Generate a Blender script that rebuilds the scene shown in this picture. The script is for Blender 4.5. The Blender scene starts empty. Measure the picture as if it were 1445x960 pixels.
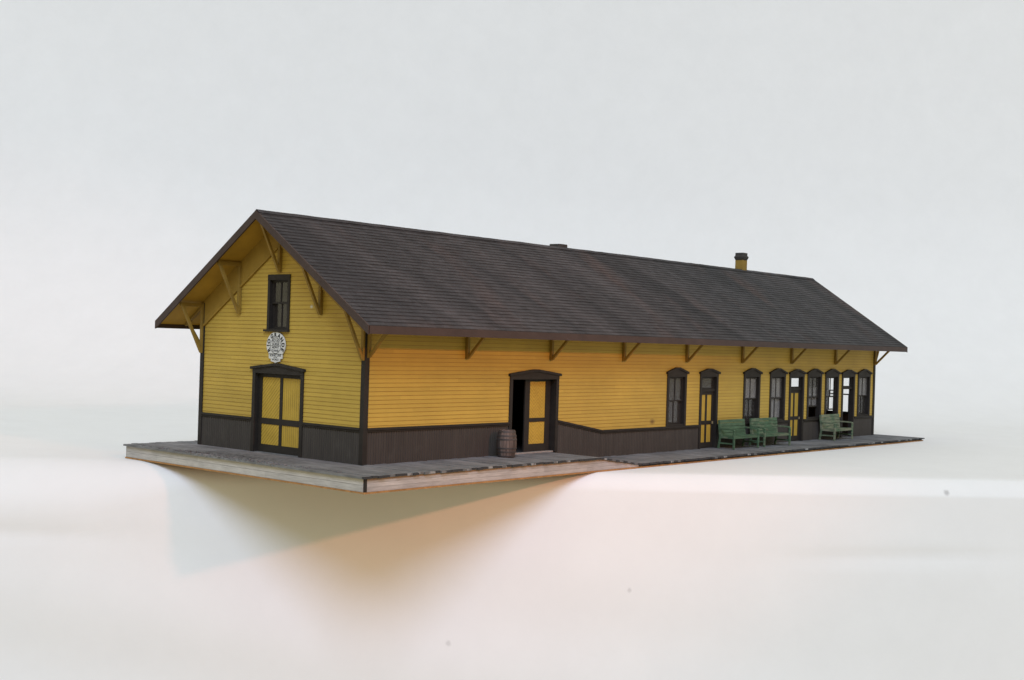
import bpy, bmesh, math, random
from mathutils import Vector, Matrix
random.seed(7)
S = bpy.context.scene
COL = S.collection

# ------------------------------------------------------------------ camera
W, L = 7.3, 30.68
CAM = Vector((-22.4501, -24.6955, 3.3651))
yaw, pit, rol = 0.7171, 0.0021, 0.0305
fwd = Vector((math.cos(yaw) * math.cos(pit), math.sin(yaw) * math.cos(pit), math.sin(pit)))
rt = Vector((math.sin(yaw), -math.cos(yaw), 0))
up = rt.cross(fwd)
cr, sr = math.cos(rol), math.sin(rol)
r2 = cr * rt + sr * up
u2 = -sr * rt + cr * up
cam_d = bpy.data.cameras.new('camera')
cam = bpy.data.objects.new('camera', cam_d)
COL.objects.link(cam)
m = Matrix((r2, u2, -fwd)).transposed().to_4x4()
m.translation = CAM
cam.matrix_world = m
cam_d.sensor_width = 36
cam_d.lens = 1767.448 / 1445 * 36
cam_d.clip_start, cam_d.clip_end = 0.5, 3000
S.camera = cam

# ------------------------------------------------------------------ light
S.view_settings.view_transform = 'Standard'
S.view_settings.look = 'None'
S.view_settings.exposure = 0.03
S.view_settings.gamma = 1
wd = bpy.data.worlds.new('World')
S.world = wd
wd.use_nodes = True
bg = wd.node_tree.nodes['Background']
# warm room light; gradient added, brighter as off a ceiling, to lift the table
_t = wd.node_tree
_g = _t.nodes.new('ShaderNodeTexCoord')
_s = _t.nodes.new('ShaderNodeSeparateXYZ')
_t.links.new(_g.outputs['Generated'], _s.inputs[0])
_r = _t.nodes.new('ShaderNodeMapRange')
_t.links.new(_s.outputs[2], _r.inputs[0])
for _i, _v in ((1, -0.5), (2, 0.6), (3, 0.0), (4, 1.0)):
    _r.inputs[_i].default_value = _v
_m = _t.nodes.new('ShaderNodeMix')
_m.data_type = 'RGBA'
_t.links.new(_r.outputs[0], _m.inputs[0])
_m.inputs[6].default_value = (0.42, 0.37, 0.215, 1)
_m.inputs[7].default_value = (0.66, 0.635, 0.475, 1)
_t.links.new(_m.outputs[2], bg.inputs['Color'])
bg.inputs['Strength'].default_value = 1.0


def aim(o, to):
    o.rotation_euler = (Vector(to) - o.location).to_track_quat('-Z', 'Y').to_euler()


kd = bpy.data.lights.new('window_light', 'AREA')                # big cool daylight source, high behind the camera
kd.shape = 'DISK'
kd.size = 140
kd.energy = 0.68e6
kd.color = (0.55, 0.66, 0.93)
ko = bpy.data.objects.new('window_light', kd)
COL.objects.link(ko)
ko.location = Vector((12, 2, 0)) + Vector((-0.55, -0.52, 0.61)).normalized() * 320
aim(ko, (12, 2, 0))

for nm, kind, en in (('tungsten_lamp_spill', 'POINT', 4500), ('tungsten_lamp_beam', 'SPOT', 50000)):   # one warm reflector lamp, front right: spill and beam
    od = bpy.data.lights.new(nm, kind)
    od.energy = en
    od.color = (1.0, 0.35, 0.20)
    od.shadow_soft_size = 1.2
    if kind == 'SPOT':
        od.spot_size = math.radians(27)
        od.spot_blend = 1.0
    oo = bpy.data.objects.new(nm, od)
    COL.objects.link(oo)
    oo.location = (-1.0, -60, 23.6)
    aim(oo, (6.0, 0, 5.5))

S.cycles.max_bounces = 8
S.cycles.transparent_max_bounces = 16


# ------------------------------------------------------------------ materials
class N:
    """small node-tree builder"""
    def __init__(self, name):
        self.m = bpy.data.materials.new(name)
        self.m.use_nodes = True
        self.t = self.m.node_tree
        self.b = self.t.nodes['Principled BSDF']
        self.tc = self.t.nodes.new('ShaderNodeTexCoord')
        self.co = self.tc.outputs['Object']

    def put(self, sock, v):
        if isinstance(v, bpy.types.NodeSocket):
            self.t.links.new(v, sock)
        elif isinstance(v, (tuple, list)) and len(v) == 3 and sock.type == 'RGBA':
            sock.default_value = (*v, 1)
        else:
            sock.default_value = v

    def math(self, op, a, b=0.0, c=0.0):
        n = self.t.nodes.new('ShaderNodeMath')
        n.operation = op
        for k, v in enumerate((a, b, c)):
            self.put(n.inputs[k], v)
        return n.outputs[0]

    def xyz(self, v=None):
        n = self.t.nodes.new('ShaderNodeSeparateXYZ')
        self.put(n.inputs[0], v if v is not None else self.co)
        return n.outputs

    def vec(self, x, y, z=0.0):
        n = self.t.nodes.new('ShaderNodeCombineXYZ')
        for k, v in enumerate((x, y, z)):
            self.put(n.inputs[k], v)
        return n.outputs[0]

    def map(self, scale=(1, 1, 1), rot=(0, 0, 0), v=None):
        n = self.t.nodes.new('ShaderNodeMapping')
        self.put(n.inputs[0], v if v is not None else self.co)
        n.inputs['Scale'].default_value = scale
        n.inputs['Rotation'].default_value = rot
        return n.outputs[0]

    def noise(self, scale, v=None, detail=4, rough=0.55, dist=0.0):
        n = self.t.nodes.new('ShaderNodeTexNoise')
        self.put(n.inputs['Vector'], v if v is not None else self.co)
        n.inputs['Scale'].default_value = scale
        n.inputs['Detail'].default_value = detail
        n.inputs['Roughness'].default_value = rough
        n.inputs['Distortion'].default_value = dist
        return n.outputs[0]

    def hash(self, v):
        n = self.t.nodes.new('ShaderNodeTexWhiteNoise')
        n.noise_dimensions = '3D'
        self.put(n.inputs['Vector'], v)
        return n.outputs['Value']

    def ramp(self, f, a, b, lo=0.0, hi=1.0):
        n = self.t.nodes.new('ShaderNodeMapRange')
        n.clamp = True
        for k, v in ((0, f), (1, a), (2, b), (3, lo), (4, hi)):
            self.put(n.inputs[k], v)
        return n.outputs[0]

    def mix(self, f, a, b, mode='MIX'):
        n = self.t.nodes.new('ShaderNodeMix')
        n.data_type = 'RGBA'
        n.blend_type = mode
        self.put(n.inputs[0], f)
        self.put(n.inputs[6], a)
        self.put(n.inputs[7], b)
        return n.outputs[2]

    def scale_col(self, c, f):
        g = self.t.nodes.new('ShaderNodeCombineColor')
        for k in range(3):
            self.put(g.inputs[k], f)
        return self.mix(1.0, c, g.outputs[0], 'MULTIPLY')

    def bump(self, h, dist, strength=1.0):
        n = self.t.nodes.new('ShaderNodeBump')
        n.inputs['Distance'].default_value = dist
        n.inputs['Strength'].default_value = strength
        self.put(n.inputs['Height'], h)
        self.put(self.b.inputs['Normal'], n.outputs[0])

    def done(self, col, rough=0.7, spec=0.3):
        self.put(self.b.inputs['Base Color'], col)
        self.put(self.b.inputs['Roughness'], rough)
        self.b.inputs['Specular IOR Level'].default_value = spec
        return self.m


YEL = (0.48, 0.325, 0.058)
BRN = (0.026, 0.022, 0.019)


def mat_paint(name, col, var=0.12, rough=0.6, nsc=2.0, spec=0.3, dirt=None):
    n = N(name)
    a = n.noise(nsc, detail=6)
    f = n.ramp(a, 0.3, 0.7, 1 - var, 1 + var)
    c = n.scale_col(col, f)
    if dirt:
        d = n.ramp(n.noise(nsc * 3.3, detail=8, rough=0.65), 0.58, 0.75, 0, 0.7)
        c = n.mix(d, c, dirt)
    n.bump(n.noise(40, detail=3), 0.004, 0.6)
    return n.done(c, rough, spec)


PITCH = 0.1145


def mat_siding():
    n = N('yellow_clapboard_paint')
    x, y, z = n.xyz()
    k = n.math('DIVIDE', n.math('SUBTRACT', z, 0.567), PITCH)
    fr = n.math('FRACT', k)
    row = n.math('FLOOR', k)
    seg = n.math('FLOOR', n.math('ADD', n.math('MULTIPLY', n.math('ADD', x, y), 0.23), n.math('MULTIPLY', row, 0.37)))
    tone = n.ramp(n.hash(n.vec(row, seg, 3.0)), 0, 1, 0.94, 1.05)
    big = n.ramp(n.noise(0.55, detail=5), 0.3, 0.7, 0.90, 1.09)
    fine = n.ramp(n.noise(9, n.map((0.25, 0.25, 3)), detail=5), 0.3, 0.7, 0.96, 1.03)
    c = n.scale_col(YEL, n.math('MULTIPLY', n.math('MULTIPLY', tone, big), fine))
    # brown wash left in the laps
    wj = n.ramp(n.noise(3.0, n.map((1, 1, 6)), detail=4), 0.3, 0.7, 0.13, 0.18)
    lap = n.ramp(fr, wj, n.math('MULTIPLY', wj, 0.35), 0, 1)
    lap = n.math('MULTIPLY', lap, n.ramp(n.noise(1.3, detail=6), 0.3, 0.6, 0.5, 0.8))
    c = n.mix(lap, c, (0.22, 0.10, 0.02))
    # a knot on the long wall and a chip on the gable
    def spot(cx, cy, cz, r, col, c, s=0.8):
        d = n.math('SQRT', n.math('ADD', n.math('ADD', n.math('POWER', n.math('SUBTRACT', x, cx), 2), n.math('POWER', n.math('SUBTRACT', y, cy), 2)), n.math('MULTIPLY', n.math('POWER', n.math('SUBTRACT', z, cz), 2), 2.5)))
        d = n.math('ADD', d, n.math('MULTIPLY', n.math('SUBTRACT', n.noise(14), 0.5), 0.1))
        return n.mix(n.ramp(d, r, r * 0.2, 0, s), c, col)
    c = spot(13.35, 0, 0.79, 0.2, (0.12, 0.06, 0.02), c)
    c = spot(0, 2.26, 4.19, 0.09, (0.55, 0.52, 0.42), c, 1.0)
    n.bump(n.noise(30, n.map((0.4, 0.4, 2))), 0.003, 0.6)
    return n.done(c, 0.55, 0.3)


def mat_wainscot():
    n = N('dark_brown_beadboard_paint')
    x, y, z = n.xyz()
    b = n.math('FLOOR', n.math('DIVIDE', n.math('ADD', x, y), 0.092))
    tone = n.ramp(n.hash(n.vec(b, 1.0, 2.0)), 0, 1, 0.93, 1.08)
    g = n.ramp(n.noise(3.5, n.map((1.5, 1.5, 0.25)), detail=7), 0.3, 0.7, 0.9, 1.1)
    c = n.scale_col((0.054, 0.046, 0.039), n.math('MULTIPLY', tone, g))
    d = n.ramp(n.noise(1.6, detail=8, rough=0.65), 0.56, 0.75, 0, 0.35)
    c = n.mix(d, c, (0.09, 0.08, 0.068))
    n.bump(n.noise(25, n.map((2, 2, 0.3))), 0.004, 0.6)
    return n.done(c, 0.65, 0.25)


def mat_roof():
    n = N('weathered_dark_shingles')
    x, y, z = n.xyz()
    yy = n.math('SUBTRACT', 3.65, n.math('ABSOLUTE', n.math('SUBTRACT', y, 3.65)))
    row = n.math('FLOOR', n.math('DIVIDE', n.math('ADD', yy, 1.095), ROWY))
    u = n.math('ADD', n.math('DIVIDE', x, 0.26), n.math('MULTIPLY', n.hash(n.vec(row, 5.0, 1.0)), 7.0))
    cell = n.math('FLOOR', u)
    tone = n.ramp(n.hash(n.vec(cell, row, 9.0)), 0, 1, 0.86, 1.14)
    rowt = n.ramp(n.hash(n.vec(row, 2.0, n.math('FLOOR', n.math('MULTIPLY', x, 0.14)))), 0, 1, 0.94, 1.06)
    sk = n.vec(n.math('ADD', x, n.math('MULTIPLY', yy, 0.55)), n.math('MULTIPLY', yy, 0.17), 0.0)
    st = n.noise(0.62, sk, detail=5, rough=0.6, dist=0.3)
    c = n.mix(n.ramp(st, 0.36, 0.66, 0, 1), (0.032, 0.032, 0.035), (0.067, 0.063, 0.066))
    st2 = n.ramp(n.noise(0.5, n.map((1, 1, 1), v=n.vec(n.math('ADD', x, 40.0), n.math('MULTIPLY', yy, 0.5))), detail=6), 0.54, 0.75, 0, 0.4)
    c = n.mix(st2, c, (0.125, 0.076, 0.064))
    c = n.scale_col(c, n.math('MULTIPLY', tone, rowt))
    f2 = n.ramp(n.noise(16, detail=6, rough=0.7), 0.3, 0.7, 0.8, 1.2)
    c = n.scale_col(c, f2)
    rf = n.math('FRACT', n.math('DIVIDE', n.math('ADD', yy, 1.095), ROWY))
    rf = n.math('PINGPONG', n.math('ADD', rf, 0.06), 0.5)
    c = n.scale_col(c, n.ramp(rf, 0.04, 0.10, n.ramp(n.noise(1.1), 0.35, 0.6, 0.75, 0.5), 1.0))  # course line: dark cut edges, with the shadow beneath them painted in
    gap = n.ramp(n.math('FRACT', u), 0.0, 0.07, 0.6, 1.0)
    c = n.scale_col(c, gap)
    n.bump(n.noise(22, detail=5), 0.012, 0.8)
    return n.done(c, 0.8, 0.25)


def mat_deck():
    n = N('weathered_grey_deck_planks')
    x, y, z = n.xyz()
    b = n.math('FLOOR', n.math('DIVIDE', n.math('ADD', x, 2.0), 0.2))
    seg = n.math('FLOOR', n.math('ADD', n.math('MULTIPLY', y, 0.3), n.math('MULTIPLY', n.hash(n.vec(b, 4, 4)), 5)))
    tone = n.ramp(n.hash(n.vec(b, seg, 1.0)), 0, 1, 0.85, 1.12)
    g = n.ramp(n.noise(6, n.map((3, 0.35, 1)), detail=7, rough=0.65), 0.3, 0.7, 0.7, 1.3)
    blot = n.ramp(n.noise(0.9, detail=6, rough=0.6), 0.35, 0.7, 0.72, 1.2)
    c = n.scale_col((0.205, 0.205, 0.206), n.math('MULTIPLY', n.math('MULTIPLY', tone, g), blot))
    # charred, crumbled patch before the gable door
    d = n.math('SQRT', n.math('ADD', n.math('POWER', n.math('ADD', x, 1.35), 2), n.math('MULTIPLY', n.math('POWER', n.math('SUBTRACT', y, 3.6), 2), 0.16)))
    pt = n.math('MULTIPLY', n.ramp(d, 1.0, 0.2, 0, 1), n.ramp(n.noise(7, detail=8, rough=0.75), 0.42, 0.58, 0, 0.85))
    c = n.mix(pt, c, (0.03, 0.03, 0.032))
    # end grain: dark, with pale chips on some planks
    e = n.ramp(y, -2.055, -2.085, 0, 1)
    h = n.hash(n.vec(b, 7.0, 3.0))
    patch = n.ramp(n.noise(5, detail=3), 0.5, 0.58, 0, 1)
    endc = n.mix(n.math('MULTIPLY', n.ramp(h, 0.74, 0.78), n.math('ADD', 0.35, n.math('MULTIPLY', patch, 0.65))), (0.045, 0.045, 0.047), (0.27, 0.27, 0.27))
    c = n.mix(e, c, endc)
    n.bump(n.noise(14, n.map((3, 0.4, 1)), detail=5), 0.012, 0.8)
    return n.done(c, 0.85, 0.2)


def mat_fascia(name, base, nrow):
    n = N(name)
    x, y, z = n.xyz()
    k = n.math('DIVIDE', n.math('ADD', z, 0.385), 0.335 / nrow)
    fr = n.math('FRACT', k)
    row = n.math('FLOOR', k)
    xy = n.math('ADD', x, y)
    tone = n.ramp(n.hash(n.vec(row, n.math('FLOOR', n.math('ADD', n.math('MULTIPLY', xy, 0.2), n.math('MULTIPLY', row, 0.4))), 1.0)), 0, 1, 0.88, 1.1)
    g = n.ramp(n.noise(5, n.map((0.5, 0.5, 9)), detail=8, rough=0.7), 0.28, 0.72, 0.72, 1.22)
    g2 = n.ramp(n.noise(1.2, detail=4), 0.3, 0.7, 0.88, 1.12)
    c = n.scale_col(base, n.math('MULTIPLY', n.math('MULTIPLY', tone, g), g2))
    j = n.ramp(n.math('ABSOLUTE', n.math('SUBTRACT', fr, 0.5)), 0.44, 0.495, 0, 0.75)
    j = n.math('MULTIPLY', j, n.ramp(n.noise(2.5), 0.35, 0.55, 0.35, 1))
    c = n.mix(j, c, (0.10, 0.075, 0.06))
    n.bump(n.noise(9, n.map((0.6, 0.6, 8)), detail=6), 0.01, 0.8)
    return n.done(c, 0.85, 0.2)


def mat_panel(name, mode):
    n = N(name)
    x, y, z = n.xyz()
    u = n.math('ADD', x, y)
    if mode == 'diagonal':
        k = n.math('DIVIDE', n.math('ADD', u, z), 0.12)
    elif mode == 'chevron':
        k = n.math('DIVIDE', n.math('ADD', n.math('PINGPONG', u, 0.19), z), 0.11)
    else:
        k = n.math('DIVIDE', u, 0.09)
    fr = n.math('ABSOLUTE', n.math('SUBTRACT', n.math('FRACT', k), 0.5))
    s = 0.35 if mode == 'upright' else 0.36
    groove = n.ramp(fr, 0.34, 0.44, 0, 1)
    f = n.ramp(n.noise(2.5, detail=6), 0.3, 0.7, 0.88, 1.1)
    c = n.scale_col((0.50, 0.33, 0.048), f)
    c = n.mix(n.math('MULTIPLY', groove, s), c, (0.14, 0.075, 0.015))
    n.bump(n.math('SUBTRACT', 1.0, groove), 0.012, 0.7)
    return n.done(c, 0.6, 0.3)


def mat_glass(name, sheen_col, amount, nsc=1.5):
    n = N(name)
    t = n.t
    n.b.inputs['Base Color'].default_value = (*sheen_col, 1)
    n.b.inputs['Roughness'].default_value = 0.25
    n.b.inputs['Specular IOR Level'].default_value = 0.1
    tr = t.nodes.new('ShaderNodeBsdfTransparent')
    gl = t.nodes.new('ShaderNodeBsdfGlossy')
    gl.inputs['Roughness'].default_value = 0.12
    gl.inputs['Color'].default_value = (1, 1, 1, 1)
    lw = t.nodes.new('ShaderNodeLayerWeight')
    lw.inputs['Blend'].default_value = 0.25
    m1 = t.nodes.new('ShaderNodeMixShader')
    m2 = t.nodes.new('ShaderNodeMixShader')
    t.links.new(n.math('MULTIPLY', lw.outputs['Fresnel'], 0.10), m1.inputs[0])
    t.links.new(tr.outputs[0], m1.inputs[1])
    t.links.new(gl.outputs[0], m1.inputs[2])
    f = n.ramp(n.noise(nsc, n.map((1, 1, 0.5)), detail=6, dist=1.2), 0.4, 0.68, amount * 0.35, amount)  # streaky grey over the pane, painted in place of studio reflections
    t.links.new(f, m2.inputs[0])
    t.links.new(m1.outputs[0], m2.inputs[1])
    t.links.new(n.b.outputs[0], m2.inputs[2])
    t.links.new(m2.outputs[0], t.nodes['Material Output'].inputs['Surface'])
    return n.m


def mat_bench(name, wear):
    n = N(name)
    f = n.ramp(n.noise(4, n.map((0.6, 1, 3)), detail=6), 0.3, 0.7, 0.65, 1.3)
    c = n.scale_col((0.066, 0.122, 0.069), f)
    w = n.ramp(n.noise(2.2, n.map((0.7, 1, 3.5)), detail=8, rough=0.68), 0.62 - wear * 0.16, 0.76 - wear * 0.1, 0, 0.85)
    c = n.mix(w, c, (0.26, 0.25, 0.17))
    n.bump(n.noise(30, n.map((0.5, 1, 3))), 0.005, 0.7)
    return n.done(c, 0.6, 0.3)


def mat_barrel():
    n = N('weathered_barrel_oak')
    x, y, z = n.xyz()
    a = n.math('ARCTAN2', y, x)
    k = n.math('MULTIPLY', a, 18 / (2 * math.pi))
    b = n.math('FLOOR', k)
    tone = n.ramp(n.hash(n.vec(b, 1, 1)), 0, 1, 0.7, 1.3)
    g = n.ramp(n.noise(9, n.map((2, 2, 0.3)), detail=6), 0.3, 0.7, 0.65, 1.35)
    c = n.scale_col((0.112, 0.086, 0.073), n.math('MULTIPLY', tone, g))
    j = n.ramp(n.math('ABSOLUTE', n.math('SUBTRACT', n.math('FRACT', k), 0.5)), 0.42, 0.5, 0, 0.8)
    c = n.mix(j, c, (0.02, 0.015, 0.012))
    n.bump(n.noise(20, n.map((2, 2, 0.3))), 0.008, 0.8)
    return n.done(c, 0.75, 0.25)


def mat_paper():
    n = N('white_backdrop_paper')
    f = n.ramp(n.noise(0.6, n.map((1, 1, 1)), detail=8, rough=0.7), 0.3, 0.7, 0.978, 1.014)
    f2 = n.ramp(n.noise(0.05, detail=3), 0.3, 0.7, 0.99, 1.01)
    c = n.scale_col((0.80, 0.80, 0.80), n.math('MULTIPLY', f, f2))
    x, y, z = n.xyz()
    u = n.math('SUBTRACT', n.math('MULTIPLY', x, 0.7295), n.math('MULTIPLY', y, 0.684))
    for su, sz, sr, sa in ((7.8, -3.74, 0.09, 0.30), (2.55, -5.25, 0.10, 0.28), (17.6, -0.79, 0.11, 0.55)):     # specks on the drape
        d = n.math('SQRT', n.math('ADD', n.math('POWER', n.math('SUBTRACT', u, su), 2), n.math('POWER', n.math('SUBTRACT', z, sz), 2)))
        d = n.math('ADD', d, n.math('MULTIPLY', n.math('SUBTRACT', n.noise(9), 0.5), 0.06))
        d = n.math('ADD', d, n.ramp(n.math('ADD', n.math('MULTIPLY', x, 0.684), n.math('MULTIPLY', y, 0.7295)), 4.5, 5.0, 0, 9))
        c = n.mix(n.ramp(d, sr, sr * 0.35, 0, sa), c, (0.30, 0.29, 0.29))
    n.bump(n.noise(0.5, detail=5), 0.03, 0.5)
    return n.done(c, 0.9, 0.1)


SL = 0.657                     # roof slope
ZR, OE, OG = 6.84, 1.095, 0.93
SLOPE = math.hypot(1, SL)
NROW = 32
RUN = W / 2 + OE
ROWY = RUN / NROW


def ztop(y):
    return ZR - SL * abs(y - W / 2)


M = dict(
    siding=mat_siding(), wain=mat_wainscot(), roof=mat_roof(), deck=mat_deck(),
    fas_long=mat_fascia('grey_fascia_timber', (0.43, 0.39, 0.37), 3),
    fas_end=mat_fascia('pale_fascia_timber', (0.49, 0.465, 0.435), 2),
    trim=mat_paint('dark_brown_trim_paint', BRN, 0.18, 0.6, 3.0, 0.2),
    yel=mat_paint('yellow_trim_paint', (0.30, 0.185, 0.03), 0.12, 0.6, 2.5),
    brk=mat_paint('shaded_yellow_bracket_paint', (0.25, 0.155, 0.027), 0.2, 0.65, 2.5),  # bracket yellow darkened: shade under the overhang put into its colour
    soffit=mat_paint('yellow_soffit_paint', (0.42, 0.25, 0.033), 0.14, 0.65, 1.5),
    barge=mat_paint('reddish_brown_fascia_paint', (0.054, 0.035, 0.031), 0.15, 0.6, 2.0),
    base=mat_paint('raw_orange_plywood_edge', (0.36, 0.19, 0.075), 0.25, 0.8, 6.0, 0.1, (0.16, 0.08, 0.04)),
    sub=mat_paint('raw_tan_subfloor_edge', (0.31, 0.21, 0.145), 0.2, 0.8, 5.0, 0.1),
    inner=mat_paint('dark_brown_interior', (0.075, 0.045, 0.028), 0.15, 0.8, 1.5),
    black=mat_paint('dark_interior_floor', (0.05, 0.042, 0.036), 0.2, 0.85, 2.0),
    diag=mat_panel('yellow_diagonal_boards', 'diagonal'), chev=mat_panel('yellow_chevron_boards', 'chevron'),
    upright=mat_panel('yellow_upright_boards', 'upright'),
    glass_dark=mat_glass('dark_sheen_glass', (0.22, 0.21, 0.20), 0.14, 2.5),
    glass_grey=mat_glass('grey_sheen_glass', (0.26, 0.25, 0.25), 0.6, 1.2),  # grey put into the panes for reflections and pale curtains
    glass_black=mat_glass('dark_attic_glass', (0.2, 0.17, 0.15), 0.06, 0.8),
    glass_clear=mat_glass('clear_glass', (0.4, 0.4, 0.4), 0.02),
    sign=mat_paint('white_sign_face', (0.62, 0.62, 0.61), 0.06, 0.5, 6.0),
    ink=mat_paint('black_sign_lettering', (0.025, 0.025, 0.027), 0.05, 0.5),
    bench=mat_bench('green_bench_paint', 0.25), bench_mid=mat_bench('rubbed_green_bench_paint', 0.75),
    bench_worn=mat_bench('faded_green_bench_paint', 1.35),
    barrel=mat_barrel(), hoop=mat_paint('dull_iron_hoop', (0.055, 0.048, 0.046), 0.3, 0.6, 8.0, 0.4),
    brass=mat_paint('dull_brass', (0.30, 0.24, 0.13), 0.1, 0.4, 9.0, 0.5),
    cap=mat_paint('sooty_chimney_cap', (0.042, 0.039, 0.037), 0.2, 0.75, 6.0),
    stack=mat_paint('sooted_yellow_chimney_paint', (0.24, 0.155, 0.035), 0.2, 0.7, 3.0, 0.2, (0.09, 0.06, 0.025)),
    sill=mat_paint('pale_worn_threshold', (0.30, 0.27, 0.24), 0.2, 0.8, 5.0),
    blind=mat_paint('pale_roller_blind', (0.33, 0.32, 0.31), 0.12, 0.8, 1.5),
    paper=mat_paper(),
)


# ------------------------------------------------------------------ mesh helpers
class MB:
    def __init__(self):
        self.v, self.f = [], []

    def face(self, *pts):
        i = len(self.v)
        self.v += [tuple(p) for p in pts]
        self.f.append(tuple(range(i, i + len(pts))))

    def prism(self, pts, off):
        """closed solid: polygon pts swept by the vector off"""
        i, n = len(self.v), len(pts)
        off = Vector(off)
        self.v += [tuple(p) for p in pts] + [tuple(Vector(p) + off) for p in pts]
        self.f.append(tuple(range(i, i + n)))
        self.f.append(tuple(range(i + 2 * n - 1, i + n - 1, -1)))
        for k in range(n):
            self.f.append((i + k, i + n + k, i + n + (k + 1) % n, i + (k + 1) % n))

    def box(self, a, b):
        (x0, y0, z0), (x1, y1, z1) = a, b
        self.prism([(x0, y0, z0), (x1, y0, z0), (x1, y1, z0), (x0, y1, z0)], (0, 0, z1 - z0))

    def bar(self, p, q, w, h, ref=(0, 0, 1)):
        """square-section bar from p to q"""
        p, q = Vector(p), Vector(q)
        d = (q - p).normalized()
        s = d.cross(Vector(ref)).normalized() * w / 2
        t = s.cross(d).normalized() * h / 2
        self.prism([p + s + t, p - s + t, p - s - t, p + s - t], q - p)

    def lathe(self, prof, n=24, c=(0, 0, 0)):
        i = len(self.v)
        for r, z in prof:
            for k in range(n):
                a = 2 * math.pi * k / n
                self.v.append((c[0] + r * math.cos(a), c[1] + r * math.sin(a), c[2] + z))
        for j in range(len(prof) - 1):
            for k in range(n):
                a, b = i + j * n + k, i + j * n + (k + 1) % n
                self.f.append((a, b, b + n, a + n))
        self.f.append(tuple(range(i, i + n))[::-1])
        self.f.append(tuple(i + (len(prof) - 1) * n + k for k in range(n)))

    def build(self, name, mat, parent=None, bevel=0.0, smooth=False, recalc=True):
        me = bpy.data.meshes.new(name)
        me.from_pydata(self.v, [], self.f)
        if recalc:
            bm = bmesh.new()
            bm.from_mesh(me)
            bmesh.ops.remove_doubles(bm, verts=bm.verts, dist=1e-5)
            bmesh.ops.recalc_face_normals(bm, faces=bm.faces)
            bm.to_mesh(me)
            bm.free()
        if smooth:
            for p in me.polygons:
                p.use_smooth = True
        me.materials.append(mat)
        o = bpy.data.objects.new(name, me)
        COL.objects.link(o)
        if parent:
            o.parent = parent
        if bevel:
            b = o.modifiers.new('edge', 'BEVEL')
            b.width = bevel
            b.segments = 2
            b.limit_method = 'ANGLE'
        return o


def thing(name, label, cat, loc=(0, 0, 0), rz=0.0, group=None):
    o = bpy.data.objects.new(name, None)
    COL.objects.link(o)
    o.location = loc
    o.rotation_euler = (0, 0, rz)
    o.empty_display_size = 0.3
    o['label'] = label
    o['category'] = cat
    if group:
        o['group'] = group
    return o


class Face:
    """a wall plane: u along the wall, v up, w outward"""
    def __init__(self, T):
        self.T = T

    def box(self, mb, u0, u1, v0, v1, w0, w1):
        self.poly(mb, [(u0, v0), (u1, v0), (u1, v1), (u0, v1)], w0, w1)

    def poly(self, mb, uv, w0, w1):
        a = [Vector(self.T(u, v, w0)) for u, v in uv]
        mb.prism(a, Vector(self.T(uv[0][0], uv[0][1], w1)) - a[0])


FRONT = Face(lambda u, v, w: (u, -w, v))
GABLE = Face(lambda u, v, w: (-w, u, v))
FAR = Face(lambda u, v, w: (L + w, u, v))
REAR = Face(lambda u, v, w: (u, W + w, v))

# ------------------------------------------------------------------ paper sweep (table top, front drape, backdrop)
ED = Vector((0.7295, -0.684, 0))          # along the table edge
BK = Vector((0.684, 0.7295, 0))           # towards the backdrop
ZT = -0.432


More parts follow.
